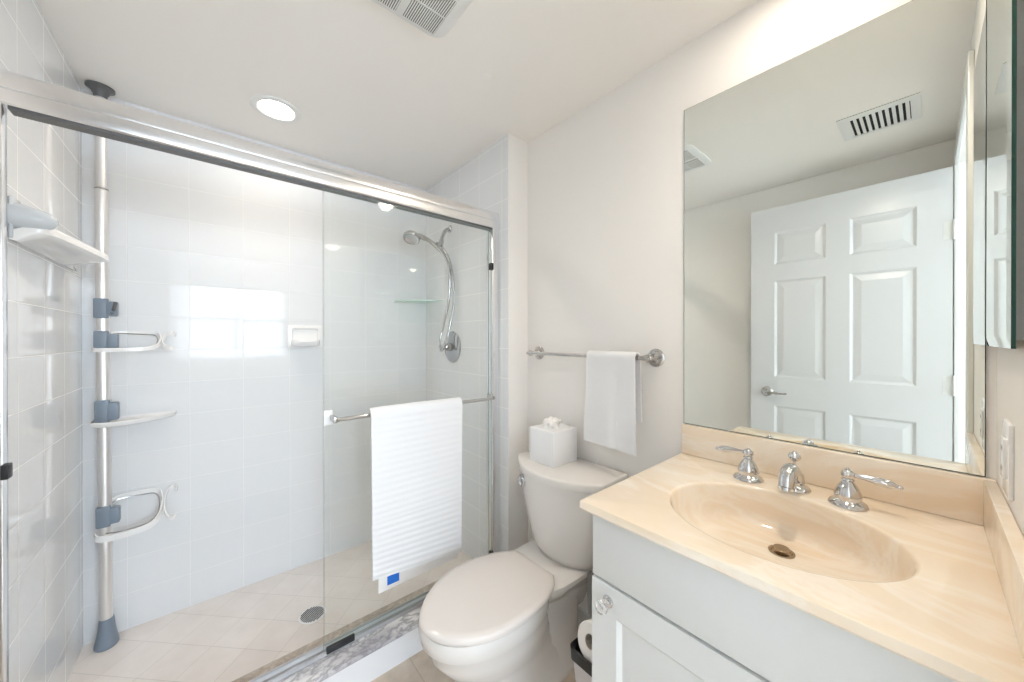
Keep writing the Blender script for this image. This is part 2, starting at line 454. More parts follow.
for s, xf in ((1, XD), (-1, XD-.035)):
    b = BM()
    lathe(b, [(.0, 0), (.032, 0), (.032, .004), (.028, .009), (.013, .012), (.011, .04), (.0, .042)], (xf, .685, .966), (s, 0, 0))
    tube(b, spline([(xf+s*.036, .685, .966), (xf+s*.042, .665, .967), (xf+s*.042, .62, .962), (xf+s*.04, .575, .964)]), [.010]*8+[.009]*8+[.006]*9)
    obj('lever_handle', b, M['nickel'], door, label='satin nickel lever handle')
for z in (.28, 1.08, 1.847):
    b = BM()
    lathe(b, [(0, -.05), (.006, -.05), (.006, .05), (0, .05)], (XD+.006, DY0-.004, z), n=12)
    box(b, (XD-.0005, DY0, z-.045), (XD+.0015, DY0+.03, z+.045))
    obj('hinge', b, M['white'], door)

# ---------------------------------------------------------------- vanity
YE = 0.5615
XF = 0.6985
CTZ = 0.911
van = empty('vanity_cabinet', (1.0, .23, 0), 'white vanity cabinet with panelled door under the cream marble counter', 'cabinet')
b = BM()
for a, c in (((.738, YR+.002, .09), (.756, .54, .887)), ((.756, .522, .09), (XW-.002, .54, .887)), ((.756, YR+.002, .09), (XW-.002, YR+.02, .887)),
             ((XW-.014, YR+.02, .09), (XW-.002, .522, .887)), ((.756, YR+.02, .09), (XW-.014, .522, .108))):
    box(b, a, c)
box(b, (.80, YR+.004, 0), (XW-.004, .53, .092))
obj('body', b, M['white'], van)
b = BM(); box(b, (.72, YR+.004, .731), (.738, .539, .885), .003); obj('front_panel', b, M['white'], van)
b = BM()
us = [YR+.004, YR+.075, .47, .539]; vs = [.11, .18, .658, .7255]
panel_face(b, lambda u, v, d: (.7185+d, u, v), us, vs, {(1, 1)}, .009, .001, .010, .026)
n0 = len(b.verts)
box(b, (.7285, YR+.004, .11), (.738, .539, .7255))
for (p, q) in (((us[0], vs[0]), (us[0], vs[-1])), ((us[-1], vs[0]), (us[-1], vs[-1])), ((us[0], vs[-1]), (us[-1], vs[-1])), ((us[0], vs[0]), (us[-1], vs[0]))):
    b.faces.new([b.verts.new(c) for c in [(.7185, p[0], p[1]), (.7185, q[0], q[1]), (.7285, q[0], q[1]), (.7285, p[0], p[1])]])
vdoor = obj('door', b, M['white'], van)
b = BM()
lathe(b, [(0, 0), (.014, 0), (.014, .003), (.007, .006), (.005, .012), (.008, .015)], (.7185, .492, .688), (-1, 0, 0), n=20)
lathe(b, [(.008, .014), (.0145, .018), (.016, .026), (.013, .035), (0, .038)], (.7185, .492, .688), (-1, 0, 0), n=10, mat=1)
obj('knob', b, [M['chrome'], M['crystal']], vdoor, angle=20, label='clear faceted knob on a chrome base')

# countertop with integral basin
ct = empty('countertop', (1.0, .23, .888), 'cream marble vanity top with integral oval sink, backsplash and side splash', 'countertop')
SC, SA, SB = (.950, .2245), .183, .214
x0, x1, y0, y1 = XF, XW-.001, YR+.001, YE
angs = set(2*PI*k/96 for k in range(96))
corner = [(x0, y0), (x0, y1), (x1, y0), (x1, y1)]
for c in corner: angs.add(math.atan2(c[1]-SC[1], c[0]-SC[0]) % (2*PI))
angs = sorted(angs)
def hit(a, ins=0):
    dx, dy = math.cos(a), math.sin(a); t = 1e9
    for lim, dd, c in ((x0+ins, dx, SC[0]), (x1-ins, dx, SC[0]), (y0+ins, dy, SC[1]), (y1-ins, dy, SC[1])):
        if abs(dd) > 1e-9:
            k = (lim-c)/dd
            if k > 0: t = min(t, k)
    return SC[0]+dx*t, SC[1]+dy*t
def ell(a, s=1.0, z=0.0, shift=0.0):
    # point of the oval in direction a (true polar angle)
    k = 1/math.sqrt((math.cos(a)/SA)**2+(math.sin(a)/SB)**2)
    return (SC[0]+math.cos(a)*k*s+shift, SC[1]+math.sin(a)*k*s, CTZ+z)
b = BM()
R = [[ell(a, 1.015) for a in angs], [ell(a, 1.04) for a in angs], [(*hit(a, .004), CTZ) for a in angs],
     [(*hit(a, .001), CTZ-.001) for a in angs], [(*hit(a, 0), CTZ-.004) for a in angs], [(*hit(a, 0), CTZ-.018) for a in angs],
     [(*hit(a, .004), CTZ-.023) for a in angs], [ell(a, 1.05, -.023) for a in angs], [ell(a, 1.02, -.012) for a in angs]]
R.append(R[0])
loft(b, R, False, False)
bmesh.ops.remove_doubles(b, verts=b.verts[:], dist=1e-5)
obj('slab', b, M['counter'], ct, angle=20)
b = BM()
prof = [(1.015, 0, 0), (1.002, -.001, 0), (.992, -.004, 0), (.984, -.010, .001), (.968, -.034, .004), (.940, -.064, .010), (.885, -.090, .017), (.79, -.105, .025), (.63, -.113, .036), (.42, -.118, .050), (.22, -.1205, .060), (.12, -.121, .064)]
loft(b, [[ell(a, s, z*.87, sh*1.25) for a in angs] for s, z, sh in prof], False, True)
basin = obj('sink_basin', b, M['counter'], ct, angle=80)
b = BM()
DR = (SC[0]+.080, SC[1], CTZ-.1055)
lathe(b, [(0, 0), (.026, 0), (.026, .003), (.021, .0035), (.019, .001), (0, .001)], DR, n=28)
lathe(b, [(.004, .001), (.0045, .006), (.016, .008), (.0155, .0115), (0, .013)], DR, n=24)
obj('drain_stopper', b, M['bronze'], basin, label='dark bronze pop-up drain')
b = BM(); box(b, (XW-.0205, YR+.001, CTZ), (XW-.0005, YE, 1.012), .0025); obj('backsplash', b, M['counter'], ct)
b = BM(); box(b, (XF+.012, YR+.0005, CTZ), (XW-.021, YR+.0185, 1.012), .0025); obj('side_splash', b, M['counter'], ct)

# faucet: spout and two lever handles on the counter
fc = empty('faucet', (1.18, .23, CTZ), 'chrome widespread faucet with spout and two lever handles on the marble counter', 'faucet')
def handle(y, s):
    o = (1.170, y, CTZ)
    b = BM()
    lathe(b, [(0, 0), (.035, 0), (.0365, .003), (.034, .008), (.028, .012), (.0245, .015), (.026, .022), (.0245, .032), (.019, .045), (.013, .054), (.0095, .059), (.013, .062), (.0095, .066), (0, .067)], o)
    h = obj('handle', b, M['chrome'], fc)
    b = BM()
    c = Vector((1.170, y, CTZ+.074))
    ball(b, c, .0135, 1, 1, .95)
    lathe(b, [(0, 0), (.003, 0), (.004, .003), (0, .006)], c+Vector((0, 0, .0115)), n=12)
    d = Vector((.10, s*1, .02)).normalized()
    pts = [c+d*t+Vector((0, 0, -.010*(t/.085)**2)) for t in (.006, .018, .028, .04, .052, .064, .074, .081, .086, .09)]
    tube(b, pts, [.006, .0055, .0062, .0078, .0092, .0098, .0085, .005, .006, .0025], n=12)
    obj('lever', b, M['chrome'], h)
handle(.333, 1); handle(.125, -1)
b = BM()
o = (1.186, .231, CTZ)
lathe(b, [(0, 0), (.034, 0), (.035, .004), (.032, .009), (.025, .012), (.022, .016), (.022, .026), (.020, .040), (.014, .050), (.009, .055), (.011, .058), (.007, .062), (0, .063)], o)
pts = spline([(1.182, .231, CTZ+.030), (1.162, .231, CTZ+.052), (1.138, .231, CTZ+.060), (1.116, .231, CTZ+.050), (1.106, .231, CTZ+.026)], 6)
tube(b, pts, [.020-.003*(i/(len(pts)-1)) for i in range(len(pts))], n=18)
lathe(b, [(0, 0), (.018, 0), (.018, -.008), (.014, -.009), (0, -.007)], (1.106, .231, CTZ+.028), (.15, 0, 1), n=20)
sp_ = obj('spout', b, M['chrome'], fc)
b = BM()
lathe(b, [(0, 0), (.003, 0), (.003, .013), (.005, .014), (.012, .019), (.0145, .026), (.012, .034), (.005, .038), (.003, .041), (0, .0415)], (1.188, .231, CTZ+.060), n=18)
obj('lift_knob', b, M['chrome'], sp_)

# ---------------------------------------------------------------- mirrors
b = BM(); box(b, (XW-.0050, YR+.0143, 1.0135), (XW-.0005, .560, 2.1180))
mir = obj('vanity_mirror', b, M['mirror_edge'], smooth=False)
tagit(mir, 'large frameless wall mirror above the vanity backsplash', 'mirror')
b = BM(); box(b, (XW-.0062, YR+.0158, 1.0150), (XW-.0049, .5585, 2.1165)); obj('mirror_glass', b, M['mirror'], mir, smooth=False)

mc = empty('medicine_cabinet', (1.1, YR, 1.297), 'mirrored medicine cabinet on the wall to the right of the vanity', 'medicine cabinet')
b = BM(); box(b, (.95, YR, 1.31), (1.262, YR+.0085, 2.04)); obj('body', b, M['white'], mc)
b = BM()
a0, a1, z0, z1, yb, yf, bv = .934, 1.271, 1.297, 2.05, YR+.0086, -.0796, .02
vb = [b.verts.new(p) for p in [(a0, yb, z0), (a1, yb, z0), (a1, yb, z1), (a0, yb, z1)]]
vm = [b.verts.new(p) for p in [(a0, yf-.0025, z0), (a1, yf-.0025, z0), (a1, yf-.0025, z1), (a0, yf-.0025, z1)]]
vf = [b.verts.new(p) for p in [(a0+bv, yf, z0+bv), (a1-bv, yf, z0+bv), (a1-bv, yf, z1-bv), (a0+bv, yf, z1-bv)]]
b.faces.new(vb).material_index = 1
for i in range(4):
    j = (i+1) % 4
    b.faces.new([vb[i], vb[j], vm[j], vm[i]]).material_index = 1
    b.faces.new([vm[i], vm[j], vf[j], vf[i]]).material_index = 0
b.faces.new(vf).material_index = 0
obj('mirror_door', b, [M['mirror'], M['green_edge']], mc, smooth=False, label='bevelled mirror door with green glass edge')

# outlet plate on the right-hand wall
pl = empty('outlet_plate', (1.08, YR, 1.10), 'white electrical wall plate on the wall above the side splash', 'outlet')
b = BM(); box(b, (1.040, YR, 1.035), (1.115, YR+.006, 1.165), .002); obj('cover_plate', b, M['whiteplastic'], pl)
b = BM(); box(b, (1.060, YR+.004, 1.065), (1.095, YR+.010, 1.135), .0015); r_ = obj('receptacle', b, M['whiteplastic'], pl)
for z in (1.082, 1.118):
    for x in (1.071, 1.084):
        b = BM(); box(b, (x-.001, YR+.0095, z-.004), (x+.001, YR+.0103, z+.004)); obj('slot', b, M['dark'], r_, label='dark plug slot')

# ---------------------------------------------------------------- toilet
TY = 1.015
tl = empty('toilet', (.95, TY, 0), 'white two-piece toilet with closed lid between shower curb and vanity', 'toilet')
def egg(f, bk, hw, z, n=48, pw=2.0, xc=None):
    xc = xc if xc is not None else f+(bk-f)*.52
    r = []
    for k in range(n):
        t = 2*PI*k/n; c, s = math.cos(t), math.sin(t)
        e = 2/pw if c > 0 else 2/2.15
        r.append(Vector((xc+((bk-xc) if c > 0 else (xc-f))*math.copysign(abs(c)**e, c), TY+hw*math.copysign(abs(s)**(2/2.15), s), z)))
    return r
b = BM()
rings = [egg(.665, 1.16, .112, 0, pw=3), egg(.66, 1.16, .112, .02, pw=3), egg(.672, 1.15, .100, .035, pw=3), egg(.668, 1.12, .098, .09, pw=3), egg(.645, 1.08, .104, .15), egg(.598, 1.03, .126, .20), egg(.555, 1.01, .150, .255),
         egg(.524, 1.0, .165, .300), egg(.513, 1.0, .170, .335), egg(.503, 1.0, .1755, .345), egg(.500, 1.0, .177, .385), egg(.503, 1.0, .175, .396), egg(.53, .98, .15, .397)]
loft(b, rings)
loft(b, [egg(.86, 1.20, h, z, pw=4, xc=1.03) for z, h in ((0, .106), (.02, .106), (.035, .094), (.12, .088), (.24, .092), (.34, .100))])
obj('bowl', b, M['porcelain'], tl, angle=50)
def deck_ring(z, xf, hwf, hwb, xb=1.262):
    r = []
    for t in range(9):
        u = t/8; r.append((xf-.012*math.sin(PI*u)*0+.0, TY-hwf+2*hwf*u, z))
    r += [(xf+.05, TY+hwf+.012, z), (xf+.12, TY+hwb, z), (xb-.02, TY+hwb, z), (xb, TY+hwb-.02, z), (xb, TY-hwb+.02, z), (xb-.02, TY-hwb, z), (xf+.12, TY-hwb, z), (xf+.05, TY-hwf-.012, z)]
    return [Vector(p) for p in r]
b = BM()
loft(b, [deck_ring(.20, 1.0, .05, .07, 1.22), deck_ring(.30, .97, .08, .10, 1.24), deck_ring(.345, .94, .115, .120), deck_ring(.378, .935, .135, .150), deck_ring(.396, .937, .134, .150), deck_ring(.403, .96, .12, .138, 1.255)])
obj('deck', b, M['porcelain'], tl, angle=50)
# seat and lid
lid = [(.975, 1.116), (.92, 1.150), (.876, 1.170), (.81, 1.186), (.742, 1.190), (.68, 1.180), (.617, 1.156), (.565, 1.122), (.525, 1.082), (.498, 1.040), (.490, 1.010), (.497, .968), (.522, .922), (.57, .876), (.634, .843), (.71, .829), (.788, .829), (.869, .841), (.936, .868), (.975, .905)]
lp = [Vector((lid[0][0]+.002, lid[0][1]-.004, 0))]+spline([Vector((x, y, 0)) for x, y in lid], 3)+[Vector((lid[-1][0]+.002, lid[-1][1]+.004, 0))]
def lring(s, z):
    c = Vector((.76, TY+.002, 0))
    return [Vector((c.x+(p.x-c.x)*s, c.y+(p.y-c.y)*s, z)) for p in lp]
b = BM(); loft(b, [lring(.94, .397), lring(.955, .400), lring(.955, .408), lring(.94, .4105)])
obj('seat', b, M['seat'], tl, angle=50)
b = BM(); loft(b, [lring(.975, .4115), lring(.995, .413), lring(1.0, .419), lring(.995, .425), lring(.975, .429), lring(.88, .4315), lring(.5, .4325)])
obj('lid', b, M['seat'], tl, angle=50, label='pinkish beige closed lid')
for s in (-1, 1):
    b = BM(); box(b, (.978, TY+s*.075-.018, .400), (.996, TY+s*.075+.018, .413), .004); obj('hinge', b, M['seat'], tl)
def tank_ring(z, hw, xe, xm, xb=1.266, rc=.02):
    r = []; hw -= .003
    n = 16
    for k in range(n+1):
        u = -1+2*k/n
        r.append(Vector((xm+(xe-xm)*abs(u)**2.2, (TY-.009)+u*(hw-rc*.4), z)))
    r += [Vector((xe+rc, (TY-.009)+hw, z)), Vector((xb-rc, (TY-.009)+hw, z)), Vector((xb, (TY-.009)+hw-rc, z)), Vector((xb, (TY-.009)-hw+rc, z)), Vector((xb-rc, (TY-.009)-hw, z)), Vector((xe+rc, (TY-.009)-hw, z))]
    return r
b = BM()
loft(b, [tank_ring(.402, .145, 1.125, 1.075), tank_ring(.41, .158, 1.115, 1.058), tank_ring(.44, .170, 1.105, 1.045), tank_ring(.50, .184, 1.098, 1.03), tank_ring(.60, .204, 1.088, 1.015), tank_ring(.70, .222, 1.082, 1.006), tank_ring(.738, .226, 1.082, 1.004)])
obj('tank', b, M['porcelain'], tl, angle=50)
b = BM()
loft(b, [tank_ring(.7385, .229, 1.095, .998, rc=.008), tank_ring(.742, .236, 1.090, .991, rc=.008), tank_ring(.766, .239, 1.088, .988, 1.268, rc=.008), tank_ring(.773, .237, 1.091, .991, 1.266, rc=.008), tank_ring(.775, .232, 1.096, .997, 1.26, rc=.008)])
obj('tank_lid', b, M['porcelain'], tl, angle=50)
b = BM()
lathe(b, [(0, -.012), (.028, -.012), (.0295, .006), (.027, .011), (.022, .009), (.019, .005), (0, .004)], (1.026, TY+.121, .700), (-1, .2, 0), sx=.8, n=28)
tube(b, spline([(1.026, TY+.121, .700), (1.008, TY+.119, .700), (1.001, TY+.107, .699), (.998, TY+.092, .697)]), [.007]*16+[.0075]*8+[.004], n=10)
obj('flush_lever', b, M['chrome'], tl, label='chrome flush lever')
b = BM()
tube(b, spline([(1.135, TY-.152, .395), (1.135, TY-.152, .30), (1.145, TY-.156, .22), (1.215, TY-.18, .17), (1.262, TY-.18, .165)]), .009, n=10)
lathe(b, [(0, 0), (.022, 0), (.022, .004), (.012, .006), (.012, .03), (0, .03)], (XW, TY-.18, .165), (-1, 0, 0), n=16)
obj('supply_hose', b, M['braid'], tl, label='grey braided supply hose')

# tissue box on the tank
tb = empty('tissue_box', (1.15, 1.077, .775), 'white cube tissue box with a tissue standing out, on the toilet tank', 'tissue box')
b = BM(); box(b, (1.078, 1.005, .775), (1.234, 1.148, .921), .003); obj('carton', b, M['card'], tb)
b = BM()
n = 40; rings = []
for j, (r, z) in enumerate([(.034, .9205), (.033, .932), (.038, .942), (.036, .952), (.026, .957), (.012, .954), (.004, .949)]):
    rings.append([Vector((1.15+r*(1.1+.22*math.sin(3*t+j))*math.cos(t), 1.078+r*(.85+.2*math.cos(4*t+1.3*j))*math.sin(t), z+.006*math.sin(5*t+2*j)*(1 if j else 0))) for t in [2*PI*k/n for k in range(n)]])
loft(b, rings, False, True); obj('tissue', b, M['paper'], tb, angle=60)

# waste bin and toilet roll between toilet and vanity
wb = empty('waste_bin', (1.0, .67, 0), 'pale waste bin with black liner on the floor between toilet and vanity', 'waste bin')
def rr(x0, x1, y0, y1, z, r=.02, n=5):
    out = []
    for cx, cy_, a0 in ((x1-r, y1-r, 0), (x0+r, y1-r, PI/2), (x0+r, y0+r, PI), (x1-r, y0+r, 1.5*PI)):
        for k in range(n+1):
            a = a0+PI/2*k/n; out.append(Vector((cx+r*math.cos(a), cy_+r*math.sin(a), z)))
    return out
b = BM()
loft(b, [rr(.925, 1.09, .590, .742, 0), rr(.923, 1.092, .588, .744, .01), rr(.900, 1.115, .572, .766, .288), rr(.905, 1.11, .577, .761, .288), rr(.925, 1.09, .592, .74, .012)], True, True)
obj('body', b, M['binbody'], wb)
b = BM()
loft(b, [rr(.898, 1.117, .570, .768, .262), rr(.896, 1.119, .568, .770, .300), rr(.900, 1.115, .572, .766, .303), rr(.906, 1.109, .578, .760, .295), rr(.915, 1.10, .585, .75, .16), rr(.93, 1.08, .60, .73, .10)], False, True)
obj('liner', b, M['bag'], wb, label='black bin liner folded over the rim')
tr = empty('toilet_roll', (.97, .695, .30), 'white toilet roll lying in the top of the waste bin', 'toilet roll')
ax = Vector((-1, .10, .28)).normalized()
ro = Vector((1.012, .690, .318))
b = BM()
lathe(b, [(.021, 0), (.052, 0), (.054, .002), (.054, .093), (.052, .095), (.021, .095), (.021, 0)], ro, ax, n=36, caps=False)
obj('roll', b, M['paper'], tr, angle=40)
b = BM(); lathe(b, [(.0205, .001), (.0205, .094), (.019, .094), (.019, .001), (.0205, .001)], ro, ax, n=28, caps=False); obj('core', b, M['core'], tr, label='grey cardboard core')
b = BM()
d, u, v = frame_of(ax)
pts = []
for k in range(10):
    a = 1.2+k*.12
    pts.append((a, .055+.0025*k))
for off in (0, .001):
    pass
rg = [[ro+ax*h+(u*math.cos(a)+v*math.sin(a))*(r+o_) for (h, o_) in ((.004, 0), (.09, 0), (.09, .001), (.004, .001))] for a, r in pts]
loft(b, rg); obj('loose_sheet', b, M['paper'], tr)

# ---------------------------------------------------------------- towel rail on the wall
rl = empty('towel_rail', (XW, .97, 1.24), 'nickel towel rail on the wall above the toilet', 'towel rail')
RX, RZ = 1.212, 1.240
for y in (1.286, .664):
    b = BM()
    lathe(b, [(0, 0), (.033, 0), (.034, .004), (.030, .007), (.027, .008), (.026, .012), (.016, .014), (.012, .020), (.0095, .030), (.0095, .055), (.013, .060), (.014, .067), (.011, .074), (0, .076)], (XW, y, RZ), (-1, 0, 0), n=32)
    obj('post', b, M['nickel'], rl)
b = BM()
lathe(b, [(0, -.02), (.006, -.02), (.008, -.016), (.006, -.011), (.0105, -.008), (.0105, .012), (.0085, .014), (.008, .02), (.0075, .60), (.0085, .608), (.0105, .61), (.0105, .63), (.006, .634), (.008, .638), (.0065, .644), (0, .645)], (RX, .664, RZ), (0, 1, 0), n=20)
obj('rail', b, M['nickel'], rl)

def drape(bm, ax_from, ax_to, nu, path, th, wob, axis='y'):
    """cloth hung over a bar: path = [(out, z)] of the outer skin from front hem over the bar to back hem"""
    n = len(path)
    P = [Vector((p[0], p[1])) for p in path]
    nor = []
    for i in range(n):
        t = (P[min(i+1, n-1)]-P[max(i-1, 0)]).normalized(); nor.append(Vector((t.y, -t.x)))
    grid = []
    for j in range(nu+1):
        s = j/nu; a = ax_from+(ax_to-ax_from)*s
        col = []
        for side in (0, 1):
            seq = range(n) if side == 0 else range(n-1, -1, -1)
            for i in seq:
                da, do, dz = wob(s, i/(n-1), P[i].y)
                q = P[i]+nor[i]*(do + (0 if side == 0 else th))
                if axis == 'y': col.append(Vector((q.x, a+da, q.y+dz)))
                else: col.append(Vector((a+da, q.x, q.y+dz)))
        grid.append(col)
    loft(bm, grid)

# small hand towel
def arc(cx, cz, r, a0, a1, n):
    return [(cx+r*math.cos(a0+(a1-a0)*k/n), cz+r*math.sin(a0+(a1-a0)*k/n)) for k in range(n+1)]
path = [(RX-.017, .890+.0137*k) for k in range(26)]+arc(RX, RZ, .0165, PI, 0, 10)[0:]+[(RX+.017, RZ-.005-.0125*k) for k in range(1, 20)]
def wob1(s, t, z):
    f = math.exp(-((s-.62)/.10)**2)*.004*min(1, max(0, (1.23-z)/.1))
    hem = .0015 if abs(z-.955) < .012 else 0
    low = max(0, (1.1-z))*.03
    return ((s-.5)*-.02*max(0, (1.24-z))/.35 + .002*math.sin(9*z), -(-f) + .0015*math.sin(11*s+6*z)*min(1, max(0, (1.24-z)/.08))-hem, (-.010*s if t < .1 else 0))
b = BM(); drape(b, .922, .704, 34, path, -.006, wob1)
ht = obj('hand_towel', b, M['towel'], angle=60); tagit(ht, 'small white hand towel hung over the nickel towel rail', 'towel')

# ---------------------------------------------------------------- shower enclosure
fr = empty('shower_enclosure', (.37, 1.46, .131), 'bright aluminium frame of the sliding shower door above the marble curb', 'shower frame')
GY0, GY1 = 1.443, 1.500
b = BM()
pr = [(GY0, 1.884), (GY0-.002, 1.900), (GY0-.001, 1.915), (GY0+.004, 1.922), (GY0+.003, 1.930), (GY0+.006, 1.954), (GY0+.014, 1.967), (GY0+.026, 1.971), (GY1-.006, 1.969), (GY1, 1.958), (GY1, 1.884), (GY1-.004, 1.880), (GY0+.004, 1.880)]
loft(b, [[Vector((x, y, z)) for y, z in pr] for x in (XL+.002, XS-.001)])
obj('header', b, M['brushed'], fr, angle=25)
b = BM(); box(b, (XL+.03, GY0+.010, 1.8735), (XS-.045, GY1-.010, 1.881)); obj('header_channel', b, M['darkcap'], fr, label='dark underside channel')
for xa, xb in ((XL+.001, XL+.024), (XS-.047, XS-.001)):
    b = BM(); box(b, (xa, GY0+.002, .142), (xb, GY1-.024 if xa < 0 else GY1-.002, 1.884), .003)
    j = obj('side_jamb', b, M['brushed'], fr)
    xi, sg = (xb, 1) if xa < 0 else (xa, -1)
    for z in ((.99,) if xa < 0 else (1.682, .20)):
        b = BM(); box(b, (xi-.004*sg, GY0-.003, z-.018), (xi+.009*sg, GY0+.025, z+.018), .003)
        obj('bumper', b, M['black'], j, label='black rubber bumper')
b = BM()
box(b, (XL+.001, GY0+.004, .1325), (XS-.001, GY1-.002, .1385), .001)
for y in (GY0+.006, 1.467, GY1-.005): box(b, (XL+.001, y-.0015, .138), (XS-.001, y+.0015, .147))
obj('bottom_track', b, M['track'], fr)
b = BM(); box(b, (.325, GY0-.001, .1385), (.425, GY0+.011, .163), .003); obj('door_guide', b, M['black'], fr, label='black door guide')

def glass(bm, x0, x1, yc, z0, z1, th=.006):
    fs = box(bm, (x0, yc-th/2, z0), (x1, yc+th/2, z1))
    for f in fs:
        f.normal_update(); f.material_index = 0 if abs(f.normal.y) > .5 else 1
GO, GI = 1.4585, 1.480
p1 = empty('sliding_glass_panel', (.7, GO, .15), 'outer sliding glass panel carrying the long towel bar', 'glass door', 'sliding shower panels')
b = BM(); glass(b, .318, XS-.048, GO, .150, 1.872); obj('pane', b, [M['glass'], M['edge_glass']], p1, smooth=False)
BZc, BYc = 1.0165, 1.398
b = BM()
tube(b, [(.352, BYc, BZc-.001), (.5, BYc, BZc), (.9, BYc, BZc), (1.062, BYc, BZc)], .0075, n=16)
bar = obj('towel_bar', b, M['chrome'], p1)
b = BM()
box(b, (.3185, GO-.0105, BZc-.028), (.348, GO-.003, BZc+.028), .002); obj('bracket_plate', b, M['whiteplastic'], bar, label='white square bracket plate')
b = BM()
box(b, (.338, BYc-.009, BZc-.011), (.352, GO-.008, BZc+.011), .003)
obj('bar_end', b, M['nickel'], bar)
b = BM()
tube(b, spline([(1.062, BYc, BZc), (1.074, BYc+.004, BZc), (1.080, BYc+.018, BZc), (1.080, GO-.003, BZc)]), .0075, n=14)
lathe(b, [(0, 0), (.013, 0), (.013, .004), (0, .005)], (1.080, GO-.003, BZc), (0, -1, 0), n=20)
obj('bar_end', b, M['nickel'], bar)
p2 = empty('sliding_glass_panel', (.7, GI, .15), 'inner sliding glass panel pushed back behind the panel with the towel bar', 'glass door', 'sliding shower panels')
b = BM(); glass(b, .326, XS-.048, GI, .150, 1.872); obj('pane', b, [M['glass'], M['edge_glass']], p2, smooth=False)

# curb
cb = empty('shower_curb', (.37, 1.46, 0), 'white shower curb topped with grey veined marble', 'curb')
b = BM(); box(b, (XL, YRET+.004, 0), (XS, 1.548, .112)); obj('curb_base', b, M['curb_face'], cb)
b = BM(); box(b, (XL+.0005, YRET-.004, .112), (XS, 1.502, .1315), .003); obj('curb_top', b, M['curb'], cb)
b = BM(); box(b, (XL+.0005, 1.5025, .105), (XS, 1.556, .1305), .003); obj('inner_strip', b, M['curb_in'], cb, label='brown speckled inner strip')

# bath towel over the glass-door bar, folded with a hem and blue label
tw = empty('bath_towel', (.67, BYc, .32), 'white bath towel with blue label hung over the shower door bar', 'towel')
zz = [.345+.0035*k for k in range(192)]
path = [(BYc-.0185, z) for z in zz]+arc(BYc, BZc+.0005, .0178, PI, 0, 10)+[(BYc+.0185, 1.01-.02*k) for k in range(1, 30)]
def ridge(z):
    if z > .60: return .0005*math.sin(z*2*PI/.026)
    return .0016*(math.sin(z*PI/.026)**2)
def wob2(s, t, z):
    k = 0
    if t < .5:
        k = max(0.0, 1-(z-.345)/.3)
        dz = (1-s)*.042*k - .014*math.sin(PI*s)*k*0
    else: dz = 0
    front = t < .855
    return ((.006*(1-s)-.006*s)*min(1, max(0, (1.02-z)/.6))+(2*s-1)*.6*ridge(z) if front else .022*(1-s)-.022*s, (ridge(z) if front else 0)+.001*math.sin(5*s+3*z), dz)
b = BM(); drape(b, .464, .871, 26, path, -.009, wob2, 'x')
obj('folded_cloth', b, M['towel'], tw, angle=70)
b = BM()
loft(b, [[Vector((x, BYc-.0085+dy, z)) for dy, z in ((0, .318), (-.005, .319), (-.005, .46), (0, .46))] for x in (.496, .58, .67, .76, .850)])
hem = obj('inner_hem', b, M['hem'], tw)
b = BM(); box(b, (.530, BYc-.0150, .336), (.578, BYc-.0134, .371)); obj('label', b, M['blue'], tw, label='small square blue sewn label')

# shower drain
dr = empty('shower_drain', (.355, 1.838, ZS), 'round slotted drain in the shower floor', 'drain')
b = BM(); lathe(b, [(0, 0), (.056, 0), (.056, .0025), (.053, .003), (0, .003)], (.355, 1.838, ZS), n=40); obj('drain_plate', b, M['satin'], dr)
for k in range(-5, 6):
    b = BM()
    h = math.sqrt(max(0, .048**2-(k*.0085)**2)); d_ = Vector((.80, .60, 0)); e_ = Vector((.60, -.80, 0))
    c = Vector((.355, 1.838, ZS+.0032))+e_*(k*.0085)
    q = [c+d_*h+e_*.0022, c-d_*h+e_*.0022, c-d_*h-e_*.0022, c+d_*h-e_*.0022]
    loft(b, [q, [p+Vector((0, 0, .0004)) for p in q]])
    obj('slot', b, M['dark'], dr, label='dark drain slot')

# ---------------------------------------------------------------- shower fittings
sh = empty('shower_head_set', (XS, 1.93, 1.26), 'chrome hand shower with hose on the right shower wall', 'shower head')
b = BM()
lathe(b, [(0, 0), (.024, 0), (.024, .003), (.017, .010), (.009, .012), (0, .012)], (XS, 1.948, 2.0), (-1, 0, 0), n=24)
tube(b, spline([(XS, 1.948, 2.0), (1.115, 1.945, 1.985), (1.092, 1.94, 1.950), (1.080, 1.937, 1.920)]), .0115, n=14)
obj('arm', b, M['shchrome'], sh)
b = BM()
lathe(b, [(0, -.022), (.014, -.022), (.016, -.015), (.016, .012), (.012, .02), (0, .02)], (1.076, 1.935, 1.902), (.3, .1, 1), n=18)
lathe(b, [(0, -.018), (.015, -.018), (.016, 0), (.015, .018), (0, .018)], (1.058, 1.935, 1.885), (1, .1, .35), n=18)
obj('bracket', b, M['shchrome'], sh)
b = BM()
hp = spline([(1.075, 1.930, 1.846), (1.045, 1.933, 1.870), (1.0, 1.938, 1.897), (.955, 1.944, 1.913), (.925, 1.948, 1.916), (.900, 1.95, 1.910)], 6)
tube(b, hp, [.011+.006*(i/(len(hp)-1)) for i in range(len(hp))], n=14)
hax = Vector((-.45, -.42, -1)).normalized()
lathe(b, [(0, -.022), (.020, -.020), (.042, -.008), (.049, .006), (.048, .016), (.043, .020), (.038, .017), (0, .017)], (.893, 1.95, 1.905), hax, n=28)
hs = obj('hand_shower', b, M['shchrome'], sh)
b = BM()
d, u, v = frame_of(hax)
for r, n in ((.012, 6), (.026, 12)):
    for k in range(n):
        c = Vector((.893, 1.95, 1.905))+d*.018+(u*math.cos(2*PI*k/n)+v*math.sin(2*PI*k/n))*r
        lathe(b, [(.0018, 0), (.0018, .002), (0, .003)], c, d, n=8)
obj('nozzles', b, M['whiteplastic'], hs)
